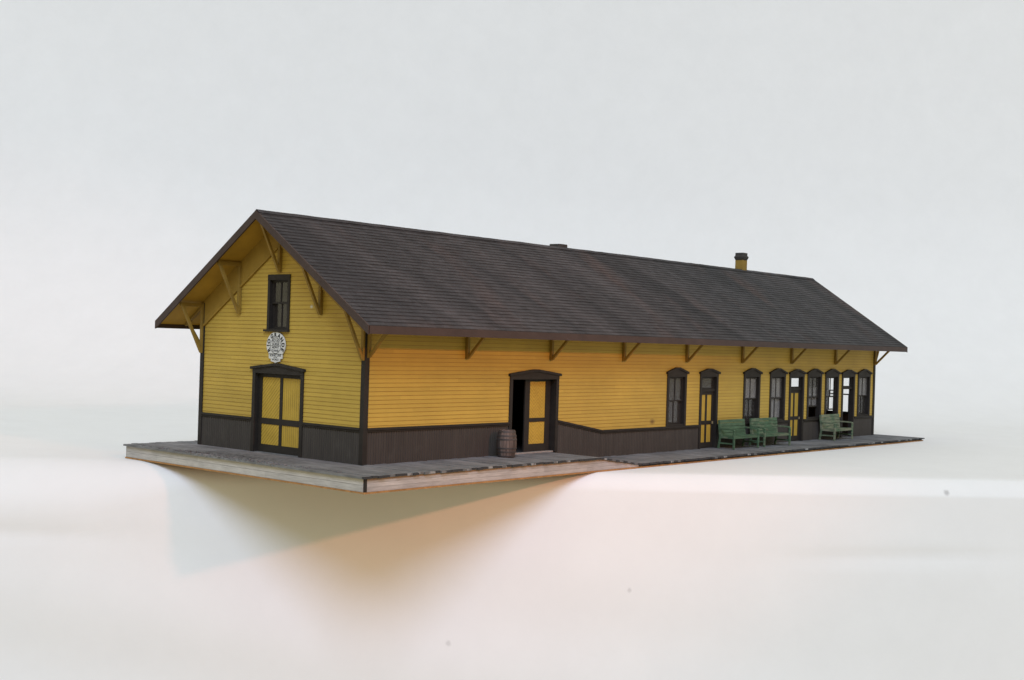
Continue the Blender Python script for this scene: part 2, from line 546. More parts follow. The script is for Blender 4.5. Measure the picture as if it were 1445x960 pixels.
def paper():
    def profile(rad, crisp):
        """(distance back, height) from the foot of the drape over the table to the top of the backdrop"""
        prof = []
        d0, tilt = 3.07 + rad, math.radians(10)
        a_end = math.pi / 2 - tilt
        ex, ez = d0 - rad * math.sin(a_end), ZT - rad + rad * math.cos(a_end)
        n = 70
        for k in range(n):
            t = 16 * (1 - k / n) ** 1.3
            prof.append((ex - t * math.sin(tilt), ez - t * math.cos(tilt)))
        for k in range(13):
            a = a_end * (1 - k / 12)
            f = k / 12                      # at the right the sheet is creased: a sloping strip, then a sharp fold
            cx, cz = ex + (d0 - ex) * f, ez + (ZT - ez) * f
            q = 0.6 * crisp
            prof.append(((1 - q) * (d0 - rad * math.sin(a)) + q * cx, (1 - q) * (ZT - rad + rad * math.cos(a)) + q * cz))
        d1, R2 = 31.0, 16.0
        for k in range(1, 40):
            prof.append((d0 + (d1 - d0) * k / 40, ZT))
        for k in range(0, 25):
            a = math.radians(84) * k / 24
            prof.append((d1 + R2 * math.sin(a), ZT + R2 * (1 - math.cos(a))))
        dx, dz = prof[-1]
        for k in range(1, 16):
            t = 60 * k / 15
            prof.append((dx + t * math.cos(math.radians(84)), dz + t * math.sin(math.radians(84))))
        return prof

    us = [-75 + 165 * k / 220 for k in range(221)]
    rnd = random.Random(3)
    waves = [(rnd.uniform(0.1, 0.5), rnd.uniform(0.15, 0.9), rnd.uniform(0, 6.28), rnd.uniform(0.004, 0.014)) for _ in range(9)]
    me = bpy.data.meshes.new('backdrop')
    vs, fs = [], []
    P0 = Vector((0, 0, 0))
    cols = [profile(0.55 + 1.3 / (1 + math.exp((u + 6.2) / 0.9)), 1 / (1 + math.exp(-(u - 7.5) / 1.2))) for u in us]    # the fold is rounder at the left
    np_ = len(cols[0])
    for j in range(np_):
        for u, prof in zip(us, cols):
            d, z = prof[j]
            jn = prof[min(j + 1, np_ - 1)]
            jp = prof[max(j - 1, 0)]
            td, tz = jn[0] - jp[0], jn[1] - jp[1]
            ln = math.hypot(td, tz)
            nd, nz = -tz / ln, td / ln      # towards camera / up
            amp = sum(a * math.sin(fu * u + fz * (d + z) * 2 + ph) for fu, fz, ph, a in waves)
            k = 0.0
            if z < ZT - 0.8:                # drape: soft ripples
                k = amp * min(1, (ZT - 0.8 - z) / 2.0) * 1.3
                # one long soft fold either side
                k += 0.05 * math.exp(-((z + 2.45 + 0.03 * (u + 9)) / 0.22) ** 2) * (1 / (1 + math.exp((u + 6.5) / 0.8)))
                k += 0.06 * math.exp(-((z + 2.75 - 0.02 * (u - 14)) / 0.20) ** 2) * math.exp(-((u - 16) / 3.2) ** 4)
            elif z > ZT + 0.3:
                k = amp * 2.0 * min(1, (z - ZT - 0.3) / 6)
            else:
                # the sheet lies flat under the model, and lifts a little away from it
                far = max(0.0, u - 22.5, -u - 9.5)
                k = min(1, far / 4) * (abs(amp) * 1.2)
            p = ED * u + BK * (d - nd * k * 1.0) + Vector((0, 0, z + nz * k))
            vs.append(tuple(p))
    nu = len(us)
    for j in range(np_ - 1):
        for i in range(nu - 1):
            a = j * nu + i
            fs.append((a, a + 1, a + nu + 1, a + nu))
    me.from_pydata(vs, [], fs)
    for p in me.polygons:
        p.use_smooth = True
    me.materials.append(M['paper'])
    o = bpy.data.objects.new('backdrop', me)
    COL.objects.link(o)
    o['kind'] = 'structure'
    o['label'] = 'white paper sheet sweeping up behind the station and draped over the table edge'
    return o


paper()

# ------------------------------------------------------------------ platform
PX0, PX1, PY0, PY1 = -1.8, 31.35, -2.126, 8.5
ZL = -0.287
RA, RB = 7.75, 9.75


def deckz(x):
    if x <= RA:
        return 0.0
    if x >= RB:
        return ZL
    return ZL * (x - RA) / (RB - RA)


plat = thing('station_platform', 'grey plank platform with a low ramp on an orange plywood base under the yellow depot', 'platform', (0, 0, 0))
mb = MB()
mb.box((PX0 - 0.015, PY0 + 0.03, -0.428), (PX1 - 0.02, PY1 - 0.05, -0.386))
mb.build('base_sheet', M['base'], plat)
# packing that carries the planks
mb = MB()
th = 0.05
pf = [(PX0 + 0.12, -0.386), (PX1 - 0.05, -0.386), (PX1 - 0.05, ZL - th), (RB, ZL - th), (RA, -th), (PX0 + 0.12, -th)]
mb.prism([(x, PY0 + 0.14, z) for x, z in pf], (0, PY1 - PY0 - 0.25, 0))
mb.build('packing', M['sub'], plat)
# fascia boards
mb = MB()
pf = [(PX0 + 0.09, -0.386), (RB - 0.05, -0.386), (RB - 0.05, ZL - th), (RA, -th - 0.052), (PX0 + 0.09, -th - 0.052)]
mb.prism([(x, PY0 + 0.06, z) for x, z in pf], (0, 0.08, 0))
mb.build('fascia_board', M['fas_long'], plat)
mb = MB()
pf = [(PX0 + 0.09, -th - 0.052), (RA, -th - 0.052), (RB + 0.2, ZL - th - 0.03), (RB + 0.2, ZL - th), (RB, ZL - th), (RA, -th), (PX0 + 0.09, -th)]
mb.prism([(x, PY0 + 0.065, z) for x, z in pf], (0, 0.075, 0))
mb.build('subfloor_edge', M['sub'], plat)
mb = MB()
mb.box((PX0, PY0 + 0.10, -0.386), (PX0 + 0.08, PY1 - 0.09, -th))
mb.build('fascia_board', M['fas_end'], plat)
mb = MB()
mb.box((PX0 + 0.012, PY0 + 0.05, -0.386), (PX0 + 0.088, PY0 + 0.098, -th))
mb.build('corner_post', M['trim'], plat)
mb = MB()
mb.box((PX0 + 0.012, PY1 - 0.088, -0.386), (PX0 + 0.08, PY1 - 0.06, -th))
mb.build('corner_post', M['trim'], plat)
mb = MB()
mb.box((RB, PY0 + 0.09, -0.386), (PX1 - 0.04, PY0 + 0.138, ZL - th))
mb.build('edge_strip', mat_paint('dark_platform_edge', (0.06, 0.055, 0.05), 0.25, 0.85, 5.0), plat)
# planks
mb = MB()
pw = 0.2
k = 0
x = -2.0
while x < PX1 - 0.02:
    x0, x1 = max(x, PX0 - 0.09) + 0.006, min(x + pw, PX1) - 0.006
    dz = random.uniform(-0.007, 0.007)
    cuts = [PY0 + random.uniform(-0.035, 0.02), PY1 - random.uniform(0, 0.06)]
    for c in (random.uniform(1, 3), random.uniform(4, 6.5)):
        cuts.insert(-1, c)
    for a, b in zip(cuts, cuts[1:]):
        dz2 = dz + random.uniform(-0.003, 0.003)
        if x < -1.4 and random.random() < 0.6:
            pass
        za, zb = deckz(x0) + dz2, deckz(x1) + dz2
        mb.prism([(x0, a, za - th), (x1, a, zb - th), (x1, a, zb), (x0, a, za)], (0, b - a - 0.006, 0))
    x += pw
# splinters and crumbs along the worn gable edge
for k in range(230):
    yy = random.gauss(3.4, 1.7)
    if not -1.9 < yy < 8:
        continue
    xx = PX0 - 0.06 + abs(random.gauss(0, 0.16))
    s = random.uniform(0.012, 0.04)
    a = random.uniform(0, 3.14)
    d = Vector((math.cos(a), math.sin(a), 0)) * s * random.uniform(1, 2.2)
    p = Vector((xx, yy, 0.008))
    mb.bar(p - d, p + d + Vector((0, 0, random.uniform(0, 0.012))), s, s * 0.8)
mb.build('deck_planks', M['deck'], plat, recalc=False)

# ------------------------------------------------------------------ depot
depot = thing('train_depot', 'long yellow clapboard railway depot with dark brown trim and a black shingled gable roof', 'building', (0, 0, 0))
ZW, ZWP = 0.951, 0.567
XB, XA = 8.169, 10.45


def rail_z(x):
    if x <= XB:
        return ZW
    if x >= XA:
        return ZWP
    return ZW + (ZWP - ZW) * (x - XB) / (XA - XB)


# openings in each wall: (u0, u1, v0, v1)
WIN = [14.79, 19.97, 21.96, 25.04, 26.60, 29.655]
DOOR = [16.905, 23.52, 28.13]
HALF = 0.615
OPEN_FRONT = [(5.86, 8.10, -0.1, 2.36)]
OPEN_FRONT += [(c - HALF + 0.06, c + HALF - 0.06, ZWP, 2.38) for c in WIN]
OPEN_FRONT += [(c - HALF + 0.06, c + HALF - 0.06, -0.5, 2.38) for c in DOOR]
OPEN_GABLE = [(2.53, 4.72, -0.1, 2.36), (3.26, 4.10, 3.52, 5.03)]
OPEN_FAR = [(1.03, 2.27, 0.60, 2.36), (3.55, 4.85, 0.60, 2.36)]
OPEN_REAR = []


def strips(face, lo, hi, z0, z1, opens, prof, brk=()):
    """horizontal strips between lo(z) and hi(z), cut round the openings; prof(z, upper) gives the stand-off"""
    mb = MB()
    zs = {z0, z1, *[b for b in brk if z0 < b < z1]}
    k = 0
    zz = ZWP
    while zz > z0:
        zz -= PITCH
    while zz < z1:
        if zz > z0:
            zs.add(zz)
        zz += PITCH
    for o in opens:
        for z in o[2:]:
            if z0 < z < z1:
                zs.add(z)
    zs = sorted(zs)
    for a, b in zip(zs, zs[1:]):
        if b - a < 1e-4:
            continue
        mid = (a + b) / 2
        iv = sorted((o[0], o[1]) for o in opens if o[2] < mid < o[3])
        la, lb, ha, hb = lo(a, mid), lo(b, mid), hi(a, mid), hi(b, mid)
        edges = [(la, lb)]
        for s, e in iv:
            if e <= min(la, lb):
                continue
            if s <= max(la, lb):
                edges[0] = (max(la, e), max(lb, e))
                continue
            edges += [(s, s), (e, e)]
        edges.append((ha, hb))
        wa, wb = prof(a + 1e-5), prof(b - 1e-5)
        wn = prof(b + 1e-5)
        for s, e in zip(edges[0::2], edges[1::2]):
            if e[0] - s[0] < 1e-3 and e[1] - s[1] < 1e-3:
                continue
            T = face.T
            mb.face(T(s[0], a, wa), T(e[0], a, wa), T(e[1], b, wb), T(s[1], b, wb))
            if abs(wn - wb) > 1e-3:
                mb.face(T(s[1], b, wb), T(e[1], b, wb), T(e[1], b, wn), T(s[1], b, wn))
    return mb


def lap(z):
    fr = ((z - ZWP) / PITCH) % 1.0
    return 0.004 + 0.009 * (1 - fr)


glo = lambda z, m: max(0.0, W / 2 - (ZR - 0.13 - z) / SL)
ghi = lambda z, m: min(W, W / 2 + (ZR - 0.13 - z) / SL)
flo = lambda z, m: 0.0 if m >= ZW else XB + (ZW - z) / (ZW - ZWP) * (XA - XB)
one = lambda v: (lambda z, m: v)
ZS = ztop(0) - 0.13                       # wall top under the roof boards

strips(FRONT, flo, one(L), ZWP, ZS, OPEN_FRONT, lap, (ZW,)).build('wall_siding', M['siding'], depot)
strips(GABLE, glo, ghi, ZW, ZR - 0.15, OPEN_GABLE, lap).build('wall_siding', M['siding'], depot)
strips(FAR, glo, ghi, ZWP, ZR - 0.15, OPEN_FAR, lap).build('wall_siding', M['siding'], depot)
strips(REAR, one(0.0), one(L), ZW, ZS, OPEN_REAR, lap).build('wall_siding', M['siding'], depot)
inn = lambda z: -0.16
for f, lo, hi, z0, z1, op in ((FRONT, one(0.15), one(L - 0.15), -0.3, 3.4, OPEN_FRONT), (GABLE, one(0.15), one(W - 0.15), -0.3, 6.2, OPEN_GABLE),
                              (FAR, one(0.15), one(W - 0.15), -0.3, 3.4, OPEN_FAR), (REAR, one(0.15), one(L - 0.15), -0.3, 3.4, [])):
    if f is GABLE:
        lo = lambda z, m: max(0.15, W / 2 - (ZR - 0.3 - z) / SL)
        hi = lambda z, m: min(W - 0.15, W / 2 + (ZR - 0.3 - z) / SL)
    strips(f, lo, hi, z0, z1, op, inn).build('inner_wall', M['inner'], depot)
mb = MB()
mb.box((0.16, 0.16, -0.33), (9.0, W - 0.16, 0.012))
mb.box((9.0, 0.16, -0.33), (L - 0.16, W - 0.16, -0.27))
mb.build('floor', M['black'], depot)
mb = MB()
mb.box((0.17, 0.17, 3.3), (L - 0.17, W - 0.17, 3.36))
mb.build('ceiling', M['inner'], depot)
mb = MB()
mb.box((12.9, 0.165, -0.26), (13.0, W - 0.165, 3.29))
mb.build('partition_or_backing', M['inner'], depot)
mb = MB()
mb.box((0.55, 2.6, 3.38), (0.6, 4.7, 5.7))  # dark sheet added behind the attic window so its panes look dark
mb.build('partition_or_backing', M['black'], depot)
mb = MB()
mb.box((17.9, 1.6, -0.26), (18.0, W - 0.165, 3.29))
mb.build('partition_or_backing', M['inner'], depot)


def beadboard(face, u0, u1, top, bot, opens):
    mb = MB()
    p = 0.092
    k = math.floor(u0 / p)
    w0, w1 = -0.006, 0.018
    while k * p < u1:
        a, b = max(u0, k * p), min(u1, (k + 1) * p)
        k += 1
        mid = (a + b) / 2
        if any(o[0] < mid < o[1] and o[2] < top(mid) - 0.05 for o in opens) or b - a < 0.03:
            continue
        pts = [(a, w0), (a + 0.016, w1), (b - 0.016, w1), (b, w0)]
        for (s, ws), (e, we) in zip(pts, pts[1:]):
            T = face.T
            mb.face(T(s, bot(s), ws), T(e, bot(e), we), T(e, top(e), we), T(s, top(s), ws))
    return mb


c_ = lambda v: (lambda u: v)
dz_ = lambda x: deckz(x) - 0.02
doors_ = sorted((o[0], o[1]) for o in OPEN_FRONT if o[2] < 0.2)
for a, b in zip([0] + [o[1] for o in doors_], [o[0] for o in doors_] + [L]):
    beadboard(FRONT, a, b, rail_z, dz_, []).build('wainscot', M['wain'], depot)
for a, b in ((0, 2.53), (4.72, W)):
    beadboard(GABLE, a, b, c_(ZW), c_(-0.02), []).build('wainscot', M['wain'], depot)
beadboard(FAR, 0, W, c_(ZWP), c_(ZL - 0.02), []).build('wainscot', M['wain'], depot)
beadboard(REAR, 0, L, c_(ZW), dz_, []).build('wainscot', M['wain'], depot)


def rails(face, segs, zf):
    mb = MB()
    for a, b in segs:
        xs = [a] + [q for q in (XB, XA) if a < q < b] + [b]
        lower = [(x, zf(x) - 0.035) for x in xs]
        upper = [(x, zf(x) + 0.03) for x in xs]
        face.poly(mb, lower + upper[::-1], -0.01, 0.075)
        l2 = [(x, zf(x) - 0.085) for x in xs]
        u3 = [(x, zf(x) - 0.036) for x in xs]
        face.poly(mb, l2 + u3[::-1], -0.01, 0.045)
    return mb


dcut = sorted([(5.82, 8.13)] + [(c - HALF - 0.0, c + HALF + 0.0) for c in DOOR])
segs, s0 = [], 0.10
for a, b in dcut:
    segs.append((s0, a))
    s0 = b
segs.append((s0, L - 0.1))
for sg in segs:
    rails(FRONT, [sg], rail_z).build('wainscot_rail', M['trim'], depot, 0.006)
for sg in ((0.10, 2.484), (4.76, W - 0.1)):
    rails(GABLE, [sg], c_(ZW)).build('wainscot_rail', M['trim'], depot, 0.006)
rails(FAR, [(0.1, W - 0.1)], c_(ZWP)).build('wainscot_rail', M['trim'], depot, 0.006)
rails(REAR, [(0.1, L - 0.1)], c_(ZW)).build('wainscot_rail', M['trim'], depot, 0.006)

for cx, cy, sx, sy, zb in ((0, 0, 1, 1, 0), (0, W, 1, -1, 0), (L, 0, -1, 1, ZL), (L, W, -1, -1, ZL)):
    mb = MB()
    o = 0.05
    pts = [(-o, -o), (0.11, -o), (0.11, 0.0), (0.0, 0.0), (0.0, 0.11), (-o, 0.11)]
    mb.prism([(cx + sx * a, cy + sy * b, zb) for a, b in pts], (0, 0, ztop(0) - 0.16 - zb))
    mb.build('corner_board', M['trim'], depot, 0.006)

# raking frieze boards under both gable overhangs
for face in (GABLE, FAR):
    for s in (-1, 1):
        mb = MB()
        c = W / 2
        e = W / 2 - 0.005
        up, dn = 0.135, 0.86
        face.poly(mb, [(c, ZR - dn), (c + s * e, ztop(0) - dn), (c + s * e, ztop(0) - up), (c, ZR - up)], 0.0, 0.045)
        face.poly(mb, [(c, ZR - dn - 0.07), (c + s * e, ztop(0) - dn - 0.07), (c + s * e, ztop(0) - dn - 0.001), (c, ZR - dn - 0.001)], 0.0, 0.075)
        mb.build('frieze_board', M['yel'], depot)

# ------------------------------------------------------------------ roof
mb = MB()
nx = 90
for side in (-1, 1):
    for r in range(NROW):
        ya, yb = -OE + r * ROWY, -OE + (r + 1) * ROWY
        prev = None
        for i in range(nx + 1):
            x = -OG + (L + 2 * OG) * i / nx
            j = random.uniform(-0.008, 0.008) + (random.uniform(-0.03, 0.0) if random.random() < 0.04 else 0)
            h = 0.024 + random.uniform(-0.004, 0.005)
            y0 = ya + (j if r else 0) - 0.015
            y1 = yb + 0.02
            cols = []
            for y, up in ((y0, -0.004), (y0, h), (y1, 0.0)):
                yy = min(y, W / 2)
                z = ZR - 0.03 - SL * (W / 2 - yy) + up
                cols.append((x, yy if side < 0 else W - yy, z))
            if prev:
                mb.face(prev[0], cols[0], cols[1], prev[1])
                mb.face(prev[1], cols[1], cols[2], prev[2])
            prev = cols
# ridge cap
prev = None
for i in range(nx + 1):
    x = -OG + (L + 2 * OG) * i / nx
    j = random.uniform(-0.006, 0.006)
    cols = [(x, W / 2 - 0.13, ZR - 0.13 * SL + 0.012 + j), (x, W / 2, ZR + 0.02 + j), (x, W / 2 + 0.13, ZR - 0.13 * SL + 0.012 + j)]
    if prev:
        mb.face(prev[0], cols[0], cols[1], prev[1])
        mb.face(prev[1], cols[1], cols[2], prev[2])
    prev = cols
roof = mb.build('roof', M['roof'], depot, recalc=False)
# soffit boarding
for s in (-1, 1):
    mb = MB()
    yv = lambda y: W / 2 + s * (W / 2 - y)
    mb.prism([(-OG + 0.03, yv(-OE + 0.03), ztop(-OE + 0.03) - 0.13), (-OG + 0.03, yv(W / 2), ZR - 0.13), (-OG + 0.03, yv(W / 2), ZR - 0.045), (-OG + 0.03, yv(-OE + 0.03), ztop(-OE + 0.03) - 0.045)], (L + 2 * OG - 0.06, 0, 0))
    mb.build('soffit', M['soffit'], roof)
    # eave fascia and rakes
    mb = MB()
    ye = -OE
    y0, y1 = sorted((yv(ye - 0.02), yv(ye + 0.028)))
    zt = ztop(-OE) - 0.03
    mb.box((-OG, y0, zt - 0.21), (L + OG, y1, zt - 0.002))
    mb.build('fascia_board', M['barge'], roof)
    for x in (-OG - 0.03, L + OG - 0.02):
        mb = MB()
        a, b = yv(-OE - 0.02), yv(W / 2)
        za = ztop(-OE - 0.02)
        mb.prism([(x, a, za - 0.245), (x, b, ZR - 0.245), (x, b, ZR - 0.012), (x, a, za - 0.012)], (0.05, 0, 0))
        mb.build('barge_board', M['barge'], roof)


def bracket(kind, p):
    """timber knee bracket: wall post, arm under the soffit and a diagonal"""
    mb = MB()
    t = 0.1
    if kind == 'front' or kind == 'rear':
        s, y0, x = (-1, 0, p) if kind == 'front' else (1, W, p)
        zt, zb = ztop(0) - 0.14, 2.84
        Y = lambda d: y0 + s * d
        mb.prism([(x - t / 2, Y(0.02), zb + 0.03), (x - t / 2, Y(0.07), zb), (x - t / 2, Y(0.11), zb + 0.05), (x - t / 2, Y(0.11), zt - 0.07), (x - t / 2, Y(0.02), zt - 0.01)], (t, 0, 0))
        e = 0.98
        mb.prism([(x - t / 2 + .002, Y(0.11), zt - 0.075), (x - t / 2 + .002, Y(e), zt - SL * e), (x - t / 2 + .002, Y(e), zt - SL * e - 0.09), (x - t / 2 + .002, Y(0.11), zt - 0.185)], (t - .004, 0, 0))
        mb.bar((x, Y(0.09), zb + 0.05), (x, Y(0.88), zt - SL * 0.88 - 0.03), t * 0.8, t * 0.8, (1, 0, 0))
    else:
        s, x0 = (-1, 0) if kind == 'gable' else (1, L)
        y = p
        yc = min(max(y, 0.03), W - 0.03)
        zt = ztop(y) - 0.14
        zt -= SL * t / 2 if abs(y - W / 2) > 0.1 else SL * t / 2
        zb = zt - 1.52
        X = lambda d: x0 + s * d
        mb.box((min(X(0.02), X(0.11)), yc - t / 2, zb + 0.02), (max(X(0.02), X(0.11)), yc + t / 2, zt))
        mb.box((min(X(0.11), X(0.84)), yc - t / 2 + .002, zt - 0.11), (max(X(0.11), X(0.84)), yc + t / 2 - .002, zt - 0.004))
        mb.bar((X(0.09), yc, zb + 0.06), (X(0.78), yc, zt - 0.09), t * 0.8, t * 0.8, (0, 1, 0))
    return mb.build('bracket', M['brk'], depot, 0.006)


for i in range(9):
    x = 0.055 + i * (L - 0.11) / 8
    bracket('front', x)
    bracket('rear', x)
for y in (0.0, W / 4, W / 2, 3 * W / 4, W):
    bracket('gable', y)
    bracket('far', y)

# chimneys
def chimney(x, y, s, zcap0, zcap1, zbase, oct_):
    mb = MB()
    h = s / 2
    mb.box((x - h, y - h, zbase), (x + h, y + h, zcap0 + 0.02))
    c = mb.build('chimney', M['stack'], roof)
    mb = MB()
    d = zcap1 - zcap0
    prof = [(h * 1.02, 0), (h * 1.12, 0.02), (h * 1.33, 0.36 * d), (h * 1.33, 0.48 * d), (h * 1.15, 0.60 * d), (h * 1.12, 0.66 * d), (h * 1.1, d), (h * 0.8, d), (h * 0.8, d - 0.05)]
    q = 0.80
    pr = []
    for r, z in prof:
        ring = []
        for sx, sy in ((1, 1), (-1, 1), (-1, -1), (1, -1)):
            a = (x + sx * r, y + sy * r * q, zcap0 + z)
            b = (x + sx * r * q, y + sy * r, zcap0 + z)
            ring += [a, b] if sx * sy > 0 else [b, a]
        pr.append(ring)
    for A, B in zip(pr, pr[1:]):
        for k in range(8):
            mb.face(A[k], A[(k + 1) % 8], B[(k + 1) % 8], B[k])
    mb.face(*pr[-1])
    mb.face(*pr[0])
    mb.build('chimney_cap', M['cap'], roof)


chimney(25.27, 3.78, 0.37, 7.26, 7.58, 6.5, True)
chimney(13.05, 4.15, 0.46, 6.72, 7.0, 6.2, True)


# ------------------------------------------------------------------ windows and doors
def head(face, mb, u0, u1, zt, za, cap=0.075):
    """peaked head board with its cap moulding"""
    c = (u0 + u1) / 2
    face.poly(mb, [(u0 - 0.0, zt - 0.16), (u1 + 0.0, zt - 0.16), (u1, zt - 0.03), (c + 0.10, za - 0.05), (c - 0.10, za - 0.05), (u0, zt - 0.03)], -0.02, 0.05)
    ov = 0.06
    lo = [(u0 - ov, zt - 0.055), (c - 0.11, za - 0.065), (c + 0.11, za - 0.065), (u1 + ov, zt - 0.055)]
    hi = [(u, z + cap) for u, z in lo]
    face.poly(mb, lo + hi[::-1], 0.0, 0.10)


def sash(face, u0, u1, v0, v1, w, parent, glass, muntin=True, st=0.05):
    mb = MB()
    t = 0.035
    face.box(mb, u0, u0 + st, v0, v1, w - t, w)
    face.box(mb, u1 - st, u1, v0, v1, w - t, w)
    face.box(mb, u0 + st, u1 - st, v0, v0 + st * 1.1, w - t, w - 0.001)
    face.box(mb, u0 + st, u1 - st, v1 - st * 1.1, v1, w - t, w - 0.001)
    if muntin:
        c = (u0 + u1) / 2
        face.box(mb, c - 0.018, c + 0.018, v0 + st * 1.1, v1 - st * 1.1, w - t + 0.004, w - 0.003)
    mb.build('sash', M['trim'], parent)
    mb = MB()
    face.box(mb, u0 + st - 0.004, u1 - st + 0.004, v0 + st, v1 - st, w - 0.024, w - 0.018)
    mb.build('window_pane', glass, parent)


def casing(face, u0, u1, zb, zt, za, peaked=True, cw=0.115, depth=0.17, sill=True):
    mb = MB()
    face.box(mb, u0, u0 + cw, zb, zt - 0.16, -0.01, 0.045)
    face.box(mb, u1 - cw, u1, zb, zt - 0.16, -0.01, 0.045)
    j = 0.035
    face.box(mb, u0 + cw - j, u0 + cw - 0.001, zb, zt - 0.12, -depth, -0.011)
    face.box(mb, u1 - cw + 0.001, u1 - cw + j, zb, zt - 0.12, -depth, -0.011)
    face.box(mb, u0 + cw - 0.002, u1 - cw + 0.002, zt - 0.17, zt - 0.13, -depth, -0.021)
    if peaked:
        head(face, mb, u0, u1, zt, za)
    else:
        face.box(mb, u0, u1, zt - 0.16, zt, -0.01, 0.05)
    if sill:
        face.box(mb, u0 + cw - 0.002, u1 - cw + 0.002, zb, zb + 0.06, -depth, 0.02)
    return mb


def window(face, c, zb, zt, za, upper, lower, raised=0.0, blind=0.0, half=HALF, peaked=True, zmid=None):
    u0, u1 = c - half, c + half
    w = casing(face, u0, u1, zb, zt, za, peaked).build('window', M['trim'], depot, 0.006)
    a, b = u0 + 0.13, u1 - 0.13
    top = zt - 0.17
    mid = zmid or (zb + 0.06 + top) / 2
    sash(face, a, b, mid - 0.03, top, -0.045, w, upper)
    sash(face, a, b, zb + 0.06 + raised, mid + 0.03 + raised, -0.09, w, lower)
    if blind:
        mb = MB()
        face.box(mb, a + 0.02, b - 0.02, top - blind, top, -0.145, -0.138)
        mb.build('roller_blind', M['blind'], w)
    return w


G = M
window(FRONT, WIN[0], ZWP + 0.03, 2.49, 2.66, G['glass_dark'], G['glass_dark'])
window(FRONT, WIN[1], ZWP + 0.03, 2.49, 2.66, G['glass_grey'], G['glass_dark'], blind=0.86)
window(FRONT, WIN[2], ZWP + 0.03, 2.49, 2.66, G['glass_grey'], G['glass_grey'], blind=1.62)
window(FRONT, WIN[3], ZWP + 0.03, 2.49, 2.66, G['glass_dark'], G['glass_grey'], raised=0.42)
window(FRONT, WIN[4], ZWP + 0.03, 2.49, 2.66, G['glass_clear'], G['glass_clear'], raised=0.26)
window(FRONT, WIN[5], ZWP + 0.03, 2.49, 2.66, G['glass_grey'], G['glass_dark'], blind=0.84)
window(FAR, 1.65, 0.58, 2.48, 2.6, G['glass_clear'], G['glass_clear'], half=0.68)
window(FAR, 4.2, 0.58, 2.48, 2.6, G['glass_clear'], G['glass_clear'], half=0.71)

# attic window in the gable
gw = casing(GABLE, 3.19, 4.18, 3.50, 5.10, 5.10, False, 0.10)
GABLE.box(gw, 3.17, 4.27, 3.47, 3.53, 0.0, 0.10)
gw = gw.build('window', M['trim'], depot, 0.006)
sash(GABLE, 3.30, 4.07, 4.27, 4.93, -0.045, gw, G['glass_black'])
sash(GABLE, 3.30, 4.07, 3.56, 4.33, -0.09, gw, G['glass_black'])


def leaf(face, name, u0, u1, v0, v1, w, cols, rows, panel_mats, parent=depot, mat=None, th=0.05):
    """panelled door leaf: cols / rows are the panel extents"""
    mb = MB()
    us = [u0] + [q for c in cols for q in c] + [u1]
    for a, b in zip(us[0::2], us[1::2]):
        face.box(mb, a, b, v0, v1, w - th, w)
    vs = [v0] + [q for r in rows for q in r] + [v1]
    for c in cols:
        for a, b in zip(vs[0::2], vs[1::2]):
            face.box(mb, c[0] + 0.0, c[1] - 0.0, a, b, w - th + 0.001, w - 0.002)
    d = mb.build(name, mat or M['trim'], parent)
    for ci, c in enumerate(cols):
        for r in rows:
            mb = MB()
            face.box(mb, c[0] - 0.003, c[1] + 0.003, r[0] - 0.003, r[1] + 0.003, w - th + 0.012, w - 0.022)
            mb.build('door_panel', panel_mats[ci], d)
    return d


# freight doors
casing(GABLE, 2.475, 4.765, -0.002, 2.43, 2.565, True, 0.13, 0.2, False).build('door_frame', M['trim'], depot, 0.006)
leaf(GABLE, 'freight_door', 2.62, 4.62, 0.012, 2.27, -0.10, [(2.70, 3.545), (3.665, 4.475)], [(0.23, 0.815), (0.985, 2.16)], [M['upright'], M['diag']])
casing(FRONT, 5.81, 8.14, -0.002, 2.42, 2.56, True, 0.13, 0.26, False).build('door_frame', M['trim'], depot, 0.006)
leaf(FRONT, 'freight_door', 6.76, 7.97, 0.012, 2.275, -0.17, [(6.985, 7.745)], [(0.26, 0.94), (1.06, 2.185)], [M['chev']])
mb = MB()
FRONT.box(mb, 5.98, 7.98, -0.01, 0.03, -0.14, 0.0)
mb.build('threshold', M['sill'], depot)

